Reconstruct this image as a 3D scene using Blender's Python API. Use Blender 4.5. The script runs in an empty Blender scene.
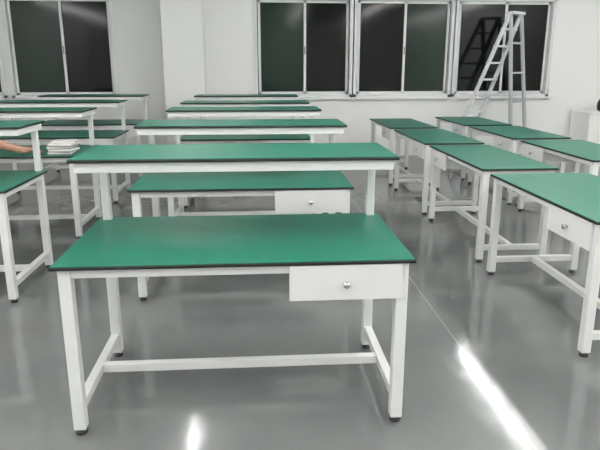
import bpy, bmesh, math, random
from mathutils import Vector, Matrix
random.seed(3)
C = bpy.context.scene.collection
S = bpy.context.scene

# ------------------------------------------------------------ materials
def srgb(r,g,b):
    f=lambda c:(c/255/12.92) if c/255<=.04045 else ((c/255+.055)/1.055)**2.4
    return (f(r),f(g),f(b),1)
def mat(name, col, rough=.5, metal=0, noise=0, nscale=8, bump=0, bscale=200, coat=0, spec=.5):
    m=bpy.data.materials.new(name); m.use_nodes=True
    nt=m.node_tree; b=nt.nodes['Principled BSDF']
    b.inputs['Base Color'].default_value=col; b.inputs['Roughness'].default_value=rough
    b.inputs['Metallic'].default_value=metal
    b.inputs['Specular IOR Level'].default_value=spec
    if coat: b.inputs['Coat Weight'].default_value=coat; b.inputs['Coat Roughness'].default_value=.08
    tc=nt.nodes.new('ShaderNodeTexCoord')
    if noise:
        n=nt.nodes.new('ShaderNodeTexNoise'); n.inputs['Scale'].default_value=nscale; n.inputs['Detail'].default_value=5
        nt.links.new(tc.outputs['Object'],n.inputs['Vector'])
        mx=nt.nodes.new('ShaderNodeMix'); mx.data_type='RGBA'
        mx.inputs['A'].default_value=tuple(c*(1-noise) for c in col[:3])+(1,)
        mx.inputs['B'].default_value=tuple(min(1,c*(1+noise)) for c in col[:3])+(1,)
        nt.links.new(n.outputs['Fac'],mx.inputs['Factor']); nt.links.new(mx.outputs['Result'],b.inputs['Base Color'])
    if bump:
        n2=nt.nodes.new('ShaderNodeTexNoise'); n2.inputs['Scale'].default_value=bscale
        nt.links.new(tc.outputs['Object'],n2.inputs['Vector'])
        bp=nt.nodes.new('ShaderNodeBump'); bp.inputs['Strength'].default_value=bump; bp.inputs['Distance'].default_value=.002
        nt.links.new(n2.outputs['Fac'],bp.inputs['Height']); nt.links.new(bp.outputs['Normal'],b.inputs['Normal'])
    return m
M_green=mat('green_laminate',srgb(22,105,85),.38,noise=.12,nscale=60,bump=.15,bscale=400,spec=.45)
M_black=mat('black_edge',srgb(12,16,15),.5,noise=.1)
M_white=mat('white_powder_coat',srgb(226,227,225),.38,noise=.02,nscale=20,bump=.05,bscale=500)
M_draw=mat('white_drawer_paint',srgb(222,222,221),.4,noise=.015,nscale=10)
M_chrome=mat('chrome',srgb(210,210,210),.15,metal=1,noise=.02)
M_rubber=mat('rubber',srgb(45,45,45),.7,noise=.1)
M_wall=mat('wall_paint',srgb(250,250,249),.85,noise=.012,nscale=1.2,bump=.1,bscale=90)
M_wall_shade=mat('wall_paint_shaded',srgb(236,237,235),.85,noise=.015,nscale=1.2,bump=.1,bscale=90)  # shade of the recessed wall beside the pillar, put into the colour
M_ceil=mat('ceiling_paint',srgb(228,228,228),.9,noise=.02,nscale=2)
M_frame=mat('window_aluminium_white',srgb(232,234,234),.4,noise=.02,nscale=3)
M_glass=mat('night_glass',srgb(10,15,12),.1,noise=.9,nscale=.9,spec=.2)
M_glassg=mat('night_glass_green',srgb(34,48,40),.12,noise=.7,nscale=.9,spec=.2)
M_alu=mat('ladder_aluminium',srgb(236,239,241),.25,metal=.4,noise=.04,nscale=20)
M_alud=mat('ladder_aluminium_dull',srgb(196,199,201),.3,metal=.5,noise=.05,nscale=20)
M_skin=mat('skin',srgb(172,132,110),.55,noise=.12,nscale=25)
M_shirt=mat('shirt',srgb(60,62,70),.8,noise=.1,nscale=40)
M_trou=mat('trousers',srgb(35,38,48),.85,noise=.1,nscale=40)
M_hair=mat('hair',srgb(20,17,15),.6,noise=.2,nscale=60)
M_box=mat('white_cardboard',srgb(224,223,219),.6,noise=.03,nscale=10)
M_boxs=mat('grey_cardboard',srgb(140,140,136),.7,noise=.05,nscale=10)
M_dark=mat('dark_plastic',srgb(28,28,30),.35,noise=.1)
def floor_mat():
    m=bpy.data.materials.new('epoxy_floor'); m.use_nodes=True
    nt=m.node_tree; N=nt.nodes; L=nt.links; b=N['Principled BSDF']
    tc=N.new('ShaderNodeTexCoord'); sep=N.new('ShaderNodeSeparateXYZ'); L.new(tc.outputs['Object'],sep.inputs[0])
    n=N.new('ShaderNodeTexNoise'); n.inputs['Scale'].default_value=1.6; n.inputs['Detail'].default_value=5; n.inputs['Roughness'].default_value=.5; L.new(tc.outputs['Object'],n.inputs['Vector'])
    cr=N.new('ShaderNodeMapRange'); cr.inputs['From Min'].default_value=.3; cr.inputs['From Max'].default_value=.7; L.new(n.outputs['Fac'],cr.inputs['Value'])
    r=N.new('ShaderNodeMix'); r.data_type='RGBA'; r.inputs['A'].default_value=srgb(105,108,107); r.inputs['B'].default_value=srgb(119,122,120)
    L.new(cr.outputs[0],r.inputs['Factor'])
    s=N.new('ShaderNodeMath'); s.operation='SUBTRACT'; s.inputs[1].default_value=1.1; L.new(sep.outputs['X'],s.inputs[0])
    a=N.new('ShaderNodeMath'); a.operation='ABSOLUTE'; L.new(s.outputs[0],a.inputs[0])
    lt=N.new('ShaderNodeMath'); lt.operation='LESS_THAN'; lt.inputs[1].default_value=.004; L.new(a.outputs[0],lt.inputs[0])
    n4=N.new('ShaderNodeTexNoise'); n4.inputs['Scale'].default_value=2.5; L.new(tc.outputs['Object'],n4.inputs['Vector'])
    mm=N.new('ShaderNodeMath'); mm.operation='MULTIPLY'; L.new(lt.outputs[0],mm.inputs[0]); L.new(n4.outputs['Fac'],mm.inputs[1])
    m2=N.new('ShaderNodeMix'); m2.data_type='RGBA'; m2.inputs['B'].default_value=srgb(185,187,185)
    L.new(mm.outputs[0],m2.inputs['Factor']); L.new(r.outputs['Result'],m2.inputs['A']); L.new(m2.outputs['Result'],b.inputs['Base Color'])
    n2=N.new('ShaderNodeTexNoise'); n2.inputs['Scale'].default_value=6; n2.inputs['Detail'].default_value=4; L.new(tc.outputs['Object'],n2.inputs['Vector'])
    mr=N.new('ShaderNodeMapRange'); mr.inputs['From Min'].default_value=.35; mr.inputs['From Max'].default_value=.65; mr.inputs['To Min'].default_value=.07; mr.inputs['To Max'].default_value=.15; L.new(n2.outputs['Fac'],mr.inputs['Value']); L.new(mr.outputs[0],b.inputs['Roughness'])
    bp=N.new('ShaderNodeBump'); bp.inputs['Strength'].default_value=.035; bp.inputs['Distance'].default_value=.01
    n3=N.new('ShaderNodeTexNoise'); n3.inputs['Scale'].default_value=11; n3.inputs['Detail'].default_value=2; L.new(tc.outputs['Object'],n3.inputs['Vector']); L.new(n3.outputs['Fac'],bp.inputs['Height']); L.new(bp.outputs['Normal'],b.inputs['Normal'])
    b.inputs['IOR'].default_value=1.58
    return m
M_floor=floor_mat()
def emit(name,col,st):
    m=bpy.data.materials.new(name); m.use_nodes=True; nt=m.node_tree
    b=nt.nodes['Principled BSDF']; b.inputs['Emission Color'].default_value=col; b.inputs['Emission Strength'].default_value=st
    return m
M_tube=emit('lamp_tube_glow',(1,.985,.965,1),66)

# ------------------------------------------------------------ helpers
def boxes(name, bl, m, bevel=.0):
    bm=bmesh.new()
    for x0,x1,y0,y1,z0,z1 in bl:
        r=bmesh.ops.create_cube(bm,size=1)
        for v in r['verts']:
            v.co=Vector(((x0+x1)/2+v.co.x*(x1-x0),(y0+y1)/2+v.co.y*(y1-y0),(z0+z1)/2+v.co.z*(z1-z0)))
    if bevel: bmesh.ops.bevel(bm,geom=list(bm.edges),offset=bevel,segments=2,affect='EDGES',profile=.5)
    me=bpy.data.meshes.new(name); bm.to_mesh(me); bm.free(); me.materials.append(m); return me
def lathe(name, prof, m, seg=20, axis='Z', smooth=True):
    bm=bmesh.new(); rings=[]
    for r,z in prof:
        rings.append([bm.verts.new((max(r,1e-4)*math.cos(2*math.pi*i/seg),max(r,1e-4)*math.sin(2*math.pi*i/seg),z)) for i in range(seg)])
    for a,b in zip(rings,rings[1:]):
        for i in range(seg): bm.faces.new((a[i],a[(i+1)%seg],b[(i+1)%seg],b[i]))
    bm.faces.new(rings[0][::-1]); bm.faces.new(rings[-1])
    if axis=='-Y':
        bmesh.ops.rotate(bm,verts=bm.verts,cent=(0,0,0),matrix=Matrix.Rotation(math.pi/2,3,'X'))
    bmesh.ops.recalc_face_normals(bm,faces=bm.faces)
    if smooth:
        for f in bm.faces: f.smooth=True
    me=bpy.data.meshes.new(name); bm.to_mesh(me); bm.free(); me.materials.append(m); return me
def obj(name, me, parent=None, loc=(0,0,0), **kw):
    o=bpy.data.objects.new(name,me); C.objects.link(o); o.location=loc
    if parent is not None: o.parent=parent
    for k,v in kw.items(): o[k]=v
    return o
def bar(bm,p,q,w,d,up=Vector((0,0,1))):
    p=Vector(p);q=Vector(q);z=(q-p).normalized(); x=up.cross(z)
    if x.length<1e-3: x=Vector((1,0,0)).cross(z)
    x.normalize(); y=z.cross(x)
    vs=[]
    for e in (p,q):
        for sx,sy in((-1,-1),(1,-1),(1,1),(-1,1)): vs.append(bm.verts.new(e+x*sx*w/2+y*sy*d/2))
    a,b=vs[:4],vs[4:]
    bm.faces.new(a[::-1]);bm.faces.new(b)
    for i in range(4): bm.faces.new((a[i],a[(i+1)%4],b[(i+1)%4],b[i]))
def bars(name,lst,m,w,d,up=Vector((0,0,1))):
    bm=bmesh.new()
    for p,q in lst: bar(bm,p,q,w,d,up)
    bmesh.ops.recalc_face_normals(bm,faces=bm.faces)
    me=bpy.data.meshes.new(name); bm.to_mesh(me); bm.free(); me.materials.append(m); return me

# ------------------------------------------------------------ room
YW=10.3; XL=-6.0; XR=6.2; YB=-3.0; ZC=3.1
K=dict(kind='structure')
obj('floor',boxes('floor',[(XL-.2,XR+.2,YB-.2,YW+.2,-.1,0)],M_floor),**K)
obj('ceiling',boxes('ceiling',[(XL-.2,XR+.2,YB-.2,YW+.2,ZC,ZC+.1)],M_ceil),**K)
obj('wall_left',boxes('wall_left',[(XL-.2,XL,YB-.2,YW+.2,0,ZC)],M_wall),**K)
obj('wall_right',boxes('wall_right',[(XR,XR+.2,YB-.2,YW+.2,0,ZC)],M_wall),**K)
obj('wall_front',boxes('wall_front',[(XL,XR,YB-.2,YB,0,ZC)],M_wall),**K)
SILL=1.0; WT=2.6
wins=[(-.01,1.62),(1.64,3.315),(3.335,5.04),(-3.95,-2.25),(-5.72,-4.03)]
def wallpart(x0,x1,openings):
    wb=[(x0,x1,YW,YW+.2,0,SILL),(x0,x1,YW,YW+.2,WT,ZC)]; px=x0
    for a,b in openings: wb.append((px,a,YW,YW+.2,SILL,WT)); px=b
    wb.append((px,x1,YW,YW+.2,SILL,WT)); return wb
obj('wall_back',boxes('wall_back',wallpart(-1.2,XR,[(-.01,5.04)]),M_wall),**K)
obj('wall_back_section',boxes('wall_back_section',wallpart(XL,-1.2,[(-5.72,-4.03),(-3.95,-2.25)]),M_wall_shade),**K)
obj('wall_pillar',boxes('wall_pillar',[(-1.43,-.8,YW-.5,YW,0,ZC)],M_wall,.006),**K)
for i,(a,b) in enumerate(wins):
    y0=YW-.03;y1=YW+.09;t=.052
    w=obj('window_%d'%(i+1),boxes('window_frame',[(a,a+t,y0,y1,SILL,WT),(b-t,b,y0,y1,SILL,WT),(a,b,y0,y1,SILL,SILL+t),(a,b,y0,y1,WT-t,WT)],M_frame,.003),**K)
    c=(a+b)/2; s=.042
    for j,(u,v,yy) in enumerate(((a+t+.012,c+s,YW+.03),(c-s*.6,b-t-.012,YW+.055))):
        sa=obj('sash',boxes('sash',[(u,u+s,yy,yy+.02,SILL+t,WT-t),(v-s,v,yy,yy+.02,SILL+t,WT-t),(u,v,yy,yy+.02,SILL+t,SILL+t+s),(u,v,yy,yy+.02,WT-t-s,WT-t)],M_frame,.002),w)
        obj('glass_pane',boxes('glass',[(u+s-.004,v-s+.004,yy+.007,yy+.013,SILL+t+s-.004,WT-t-s+.004)],M_glassg if (i,j) in((3,0),(0,0),(1,1)) else M_glass),sa)
        obj('gasket',boxes('gasket',[(u+s,u+s+.012,yy+.002,yy+.016,SILL+t+s,WT-t-s),(v-s-.012,v-s,yy+.002,yy+.016,SILL+t+s,WT-t-s),(u+s+.012,v-s-.012,yy+.002,yy+.016,SILL+t+s,SILL+t+s+.012)],M_rubber),sa)
        obj('sash_handle',boxes('handle',[((v-s*.7) if j==0 else (u+s*.3),(v-s*.3) if j==0 else (u+s*.7),yy-.015,yy,1.7,1.82)],M_boxs,.003),sa)
obj('trim_1',boxes('trim_sill',[(-.05,5.08,YW-.08,YW,SILL-.035,SILL)],M_frame,.004),**K)
obj('trim_2',boxes('trim_sill',[(-3.99,-2.21,YW-.08,YW,SILL-.035,SILL)],M_frame,.004),**K)
obj('trim_3',boxes('trim_sill',[(-5.76,-4.0,YW-.08,YW,SILL-.035,SILL)],M_frame,.004),**K)

# ------------------------------------------------------------ lamps and added fill rows
me_h=boxes('lamp_housing',[(-.06,.06,-.62,.62,ZC-.05,ZC)],M_frame,.004)
me_t=boxes('lamp_tube',[(-.012,.012,-.6,.6,ZC-.09,ZC-.052)],M_tube)
rows={-5.0:(-1.2,.1,1.4,2.7,4.0,5.3),-3.0:(-1.2,.1,1.4,2.7,4.0),-.86:(-1.2,0.1,1.4,2.7,4.0,6.85),1.25:(-1.2,.1,1.4,2.7,4.0),3.28:(-1.2,.1,1.4,2.7,4.0,5.7,6.95,8.2),5.5:(-1.2,.1,1.4,2.7,4.0,5.3,6.6)}  # second, fourth and last rows: unseen fill lamps added to brighten the room
for x,ys in rows.items():
    for y in ys:
        r=obj('ceiling_lamp',None,loc=(x,y,0),label='white fluorescent tube lamp mounted on the ceiling, some rows added as fill',category='ceiling lamp',group='ceiling tube lamps')
        obj('lamp_housing',me_h,r); obj('lamp_tube',me_t,r)

# ------------------------------------------------------------ workbench meshes (cached)
cache={}
def get(key,fn):
    if key not in cache: cache[key]=fn()
    return cache[key]
def knob_mesh(): return lathe('knob',[(.006,0),(.006,.012),(.013,.016),(.0155,.022),(.013,.028),(.004,.03)],M_chrome,axis='-Y')
TT=.75
def slab(parent,name,W,y0,y1,z):
    t=.014; e=.004
    top=obj(name,get((name,'g',W,y0,y1,z),lambda:boxes(name,[(e,W-e,y0+e,y1-e,z-.01,z)],M_green,.001)),parent)
    obj('edge_band',get((name,'e',W,y0,y1,z),lambda:boxes('edge_band',[(0,W,y0,y1,z-t-.003,z-.0035)],M_black,.003)),top,label='black edge band')
    return top
def workbench(x,y,W=1.431,D=.797,rot=0,shelf=True,far_drawer=False,shelf_y=(.345,.85),label='',group='green workbenches',drawer=True):
    r=obj('workbench',None,loc=(x,y,0),label=label,category='workbench',group=group)
    r.rotation_euler=(0,0,rot)
    z1=TT-.017; g=.022; lw=.05; zs0,zs1=.098,.138
    slab(r,'tabletop',W,0,D,TT)
    lm=get('leg',lambda:boxes('leg',[(-lw/2,lw/2,-lw/2,lw/2,.025,z1)],M_white,.004))
    fm=get('foot',lambda:lathe('foot',[(.022,0),(.024,.004),(.022,.012),(.01,.014),(.01,.027)],M_rubber))
    for lx in(g+lw/2,W-g-lw/2):
        for ly in(g+lw/2,D-g-lw/2):
            l=obj('leg',lm,r,(lx,ly,0)); obj('levelling_foot',fm,l)
    i0=g+lw
    h=.04
    fr=get(('fr',W),lambda:boxes('frame_rail',[(i0,W-i0,-.02,.02,z1-h,z1)],M_white,.003))
    obj('frame_rail',fr,r,(0,g+.026,0))
    obj('frame_rail',fr,r,(0,D-g-.024,0))
    for lx in(g+.024,W-g-.024):
        obj('frame_rail',get(('fs',D),lambda:boxes('frame_rail',[(-.02,.02,i0,D-i0,z1-h,z1)],M_white,.003)),r,(lx,0,0))
        obj('side_stretcher',get(('ss',D),lambda:boxes('side_stretcher',[(-.02,.02,i0,D-i0,zs0,zs1)],M_white,.003)),r,(lx,0,0))
    obj('cross_stretcher',get(('cs',W,D),lambda:boxes('cross_stretcher',[(i0-.005,W-i0+.005,D/2-.02,D/2+.02,zs0,zs1)],M_white,.003)),r)
    if drawer:
        dw=.455; dh=.148; zt=z1-.002
        x0=i0-.02 if far_drawer else W-i0-dw+.02
        hs=obj('drawer_housing',get(('dh',x0),lambda:boxes('drawer_housing',[(x0+.024,x0+dw-.024,g+.05,.52,zt-dh+.012,zt-.045)],M_draw,.002)),r)
        dr=obj('drawer',get(('df',x0),lambda:boxes('drawer',[(x0,x0+dw,g-.018,g-.001,zt-dh,zt),(x0+.03,x0+dw-.03,g-.001,.46,zt-dh+.014,zt-.05)],M_draw,.002)),r,label='white drawer')
        obj('knob',get('knob',knob_mesh),dr,(x0+dw/2,g-.018,zt-dh*.52),label='round chrome knob')
    if shelf:
        s0,s1=shelf_y; zs=1.112
        sh=slab(r,'raised_shelf',W,s0,s1,zs)
        zz=zs-.017
        obj('shelf_frame',get(('sf',W,s0,s1),lambda:boxes('shelf_frame',[(.02,W-.02,s0+.02,s0+.05,zz-.045,zz),(.02,W-.02,s1-.05,s1-.02,zz-.045,zz),(.02,.05,s0+.05,s1-.05,zz-.045,zz),(W-.05,W-.02,s0+.05,s1-.05,zz-.045,zz)],M_white,.002)),sh)
        pm=get('post',lambda:boxes('shelf_post',[(-.02,.02,-.02,.02,TT,zz-.002)],M_white,.003))
        for lx in(.05,W-.05): obj('shelf_post',pm,r,(lx,D-.045,0))
    return r

LS='green-topped white steel workbench with raised rear shelf, black edge and drawer'
X0,Y0,P=-.804,2.239,1.52
for k,yy in enumerate((2.239,3.74,5.28,6.45,8.1)):
    workbench(X0-.01*k,yy,label=LS,group='shelved workbenches standing in line')
for k,yy in ((1,3.76),(2,5.28),(3,6.75),(4,8.3)):
    workbench(-2.99,yy,drawer=(k>2),label=LS if k>2 else 'green-topped white steel workbench with raised shelf and open frame',group='shelved workbenches by the pillar windows')
LA='low green-topped white steel workbench with a drawer facing the aisle'
R=-math.pi/2
W=1.431
for yb,ln,fd,dd,xx in((2.76,1.40,False,.72,1.672),(4.364,1.42,True,.6,1.69),(5.95,1.4,False,.62,1.69),(7.58,1.39,False,.62,1.69)):
    workbench(xx,yb+ln,W=ln,D=dd,rot=R,shelf=False,far_drawer=fd,label=LA,group='low workbenches along the aisle')
for yb,ln,fd in((4.73,1.40,True),(6.33,1.37,False),(7.88,1.35,False)):
    workbench(2.76,yb+ln,W=ln,D=.66,rot=R,shelf=False,far_drawer=fd,label='low green-topped white workbench standing beside the aisle benches',group='low workbenches in the outer line')
# pale unit against the wall
cab=obj('cabinet',None,loc=(5.46,9.6,0),label='low white metal cabinet standing against the window wall',category='cabinet')
obj('cabinet_body',boxes('cabinet_body',[(0,.6,.02,.6,.06,.75),(.03,.57,.05,.57,0,.06)],M_wall,.004),cab)
obj('cabinet_top',boxes('cabinet_top',[(-.02,.62,-.01,.62,.751,.775)],M_wall,.004),cab)
for u in (.01,.305):
    d=obj('door',boxes('door',[(u,u+.285,.0,.019,.08,.735)],M_wall,.003),cab)
    hx=u+.25 if u<.1 else u+.035
    obj('handle',boxes('handle',[(hx-.006,hx+.006,-.03,-.018,.58,.7),(hx-.006,hx+.006,-.02,.0,.58,.592),(hx-.006,hx+.006,-.02,.0,.688,.7)],M_rubber,.001),d)
kt=obj('round_canister',None,loc=(5.84,9.84,.776),label='dark rounded canister standing on the white cabinet',category='canister')
obj('canister_body',lathe('canister_body',[(.09,0),(.12,.02),(.13,.08),(.125,.15),(.1,.2),(.06,.22)],M_dark,32),kt)
obj('canister_lid',lathe('canister_lid',[(.062,.22),(.062,.232),(.02,.24),(.018,.255),(.024,.262),(.02,.272)],M_rubber,24),kt)

# ------------------------------------------------------------ boxes on the benches
bm_=boxes('box_body',[(-.095,.095,-.08,.08,0,.02)],M_boxs,.001)
ld=boxes('box_lid',[(-.099,.099,-.084,.084,.009,.0235)],M_box,.002)
def flatbox(x,y,z,rot,label,group):
    b=obj('flat_box',None,loc=(x,y,z),label=label,category='box',group=group)
    b.rotation_euler=(0,0,rot)
    obj('box_body',bm_,b); obj('box_lid',ld,b)
rots=[.04,-.08,.1,-.02,.14,.02]
offs=[0,.014,-.01,.012,-.008,.01]
for j in range(4):
    flatbox(-1.715+offs[j],5.42-.5*offs[j],TT+.001+.024*j,rots[j],'flat white cardboard box in an uneven stack on the workbench','stack of white boxes')
for j in range(4):
    flatbox(-1.74-offs[j],5.63,TT+.001+.024*j,-rots[j]*.4,'flat white cardboard box in the rear stack on the workbench','rear stack of white boxes')

# ------------------------------------------------------------ step ladder
lad=obj('step_ladder',None,loc=(4.15,9.8,0),label='aluminium A-frame step ladder standing open before the window',category='ladder')
Hh=2.33
wv=Vector((.15,.1,0))
def section(foot,name,n,wr,m):
    rails=[]
    f=Vector(foot)
    for sgn in(-1,1):
        top=Vector((0,0,Hh))+wv*sgn*.8; bot=f+wv*sgn*1.25
        rails.append((bot,top))
        obj('rail',bars('rail',[(bot,top)],m,.032,.065,up=wv),lad)
        bmf=bmesh.new(); bar(bmf,bot,bot+(top-bot)*.02,.04,.075,wv); me=bpy.data.meshes.new('rubber_foot'); bmf.to_mesh(me); bmf.free(); me.materials.append(M_rubber); obj('rubber_foot',me,lad)
    for i in range(1,n+1):
        t=i/(n+1)
        a=rails[0][0].lerp(rails[0][1],t); b=rails[1][0].lerp(rails[1][1],t)
        obj('rung' if wr<.05 else 'step',bars('rung',[(a,b)],m,wr,.03),lad)
section((-.9,-.15,.014),'front',8,.1,M_alu)
section((.3,.12,.014),'rear',4,.032,M_alud)
obj('hinge_cap',bars('hinge_cap',[(Vector((0,0,Hh-.01))-wv*.9,Vector((0,0,Hh-.01))+wv*.9)],M_alu,.13,.045),lad)
for sgn in(-1,1):
    a=Vector((-.9*.55,-.15*.55,Hh*.45))+wv*sgn; b=Vector((.3*.55,.12*.55,Hh*.45))+wv*sgn
    obj('spreader_bar',bars('spreader_bar',[(a,b)],M_alud,.02,.006),lad)

# ------------------------------------------------------------ person (reaching over the bench)
def skin(name,verts,edges,m,parent,root=0,sub=2):
    me=bpy.data.meshes.new(name); me.from_pydata([v[:3] for v in verts],edges,[]); me.materials.append(m)
    o=obj(name,me,parent)
    md=o.modifiers.new('skin','SKIN'); md.use_smooth_shade=True
    for i,v in enumerate(verts):
        d=me.skin_vertices[0].data[i]; d.radius=(v[3],v[4] if len(v)>4 else v[3]); d.use_root=(i==root)
    s=o.modifiers.new('sub','SUBSURF'); s.levels=sub; s.render_levels=sub
    return o
per=obj('person',None,loc=(-2.71,4.93,0),label='person in dark shirt resting a bare forearm on the workbench',category='person')
V=[];E=[]
def add(v,p=None):
    V.append(v)
    if p is not None: E.append((p,len(V)-1))
    return len(V)-1
pel=add((0,0,.95,.14,.11)); waist=add((.01,.01,1.1,.125,.1),pel); chest=add((.02,.02,1.32,.15,.11),waist); nk0=add((.02,.02,1.47,.06,.06),chest)
nk=add((.025,.03,1.53,.05),nk0); h1=add((.03,.05,1.6,.07,.08),nk); h2=add((.03,.05,1.68,.078,.09),h1); h3=add((.03,.045,1.75,.055,.065),h2)
add((.035,.145,1.635,.012),h1)
for s in(-1,1):
    hp=add((s*.1,0,.88,.085),pel); kn=add((s*.1,.02,.48,.058),hp); an=add((s*.1,-.02,.08,.038),kn); add((s*.11,.12,.035,.035,.028),an)
sl=add((-.17,.02,1.4,.055),chest); el=add((-.25,-.02,1.12,.042),sl); wl=add((-.24,.08,.88,.028),el); pl=add((-.24,.11,.8,.035,.02),wl)
for i in range(4): 
    a=add((-.255+.018*i,.13,.755,.009),pl); add((-.25+.018*i,.14,.72,.008),a)
a=add((-.21,.135,.79,.01),pl); add((-.2,.15,.76,.009),a)
sr=add((.2,.04,1.39,.056),chest); er=add((.31,.24,1.0,.055),sr); fr=add((.44,.33,.885,.055),er); wr=add((.62,.42,.812,.034),fr); pr=add((.68,.45,.8,.046,.028),wr); pk=add((.735,.474,.79,.05,.022),pr)
dirx=Vector((.87,.48,0)).normalized(); side=Vector((-dirx.y,dirx.x,0))
for i,(o_,ln) in enumerate(((-.042,.07),(-.014,.088),(.014,.091),(.042,.078))):
    b0=Vector((.745,.478,.788))+side*o_
    p1=b0+dirx*ln*.35+Vector((0,0,.008)); p2=b0+dirx*ln*.75+Vector((0,0,-.004)); p3=b0+dirx*ln+Vector((0,0,-.022))
    a=add((*p1,.0105),pk); a=add((*p2,.01),a); add((*p3,.009),a)
t0=Vector((.67,.44,.784))-side*.053
a=add((*t0,.013),pr); add((*(t0+dirx*.045-side*.014),.011),a)
skin('body',V,E,M_skin,per)
skin('shirt',[(0,0,.92,.16,.13),(.01,.01,1.1,.15,.125),(.02,.02,1.32,.175,.135),(.02,.02,1.45,.085,.08),(-.18,.02,1.4,.07),(-.22,0,1.24,.06),(.21,.04,1.39,.07),(.265,.15,1.17,.072)],[(0,1),(1,2),(2,3),(2,4),(4,5),(2,6),(6,7)],M_shirt,per)
skin('trousers',[(0,0,.95,.155,.125),(-.1,0,.86,.1),(-.1,.02,.48,.075),(-.1,-.02,.12,.06),(.1,0,.86,.1),(.1,.02,.48,.075),(.1,-.02,.12,.06)],[(0,1),(1,2),(2,3),(0,4),(4,5),(5,6)],M_trou,per)
skin('hair',[(.03,.02,1.66,.08,.075),(.03,.03,1.74,.085,.09),(.03,.035,1.785,.05,.055)],[(0,1),(1,2)],M_hair,per)
sm=boxes('shoe',[(-.048,.048,-.07,.19,0,.075)],M_rubber,.03)
for s in(-1,1): obj('shoe',sm,per,(s*.1,0,0))

# ------------------------------------------------------------ world, camera
w=bpy.data.worlds.new('world'); S.world=w; w.use_nodes=True
w.node_tree.nodes['Background'].inputs[0].default_value=(.01,.012,.012,1)
cam=bpy.data.cameras.new('camera'); cam.lens=36; cam.sensor_width=36; cam.clip_end=100
co=bpy.data.objects.new('camera',cam); C.objects.link(co); co.location=(0,0,1.49); co.rotation_euler=(math.pi/2-.257,0,-.072)
S.camera=co
S.view_settings.view_transform='Standard'
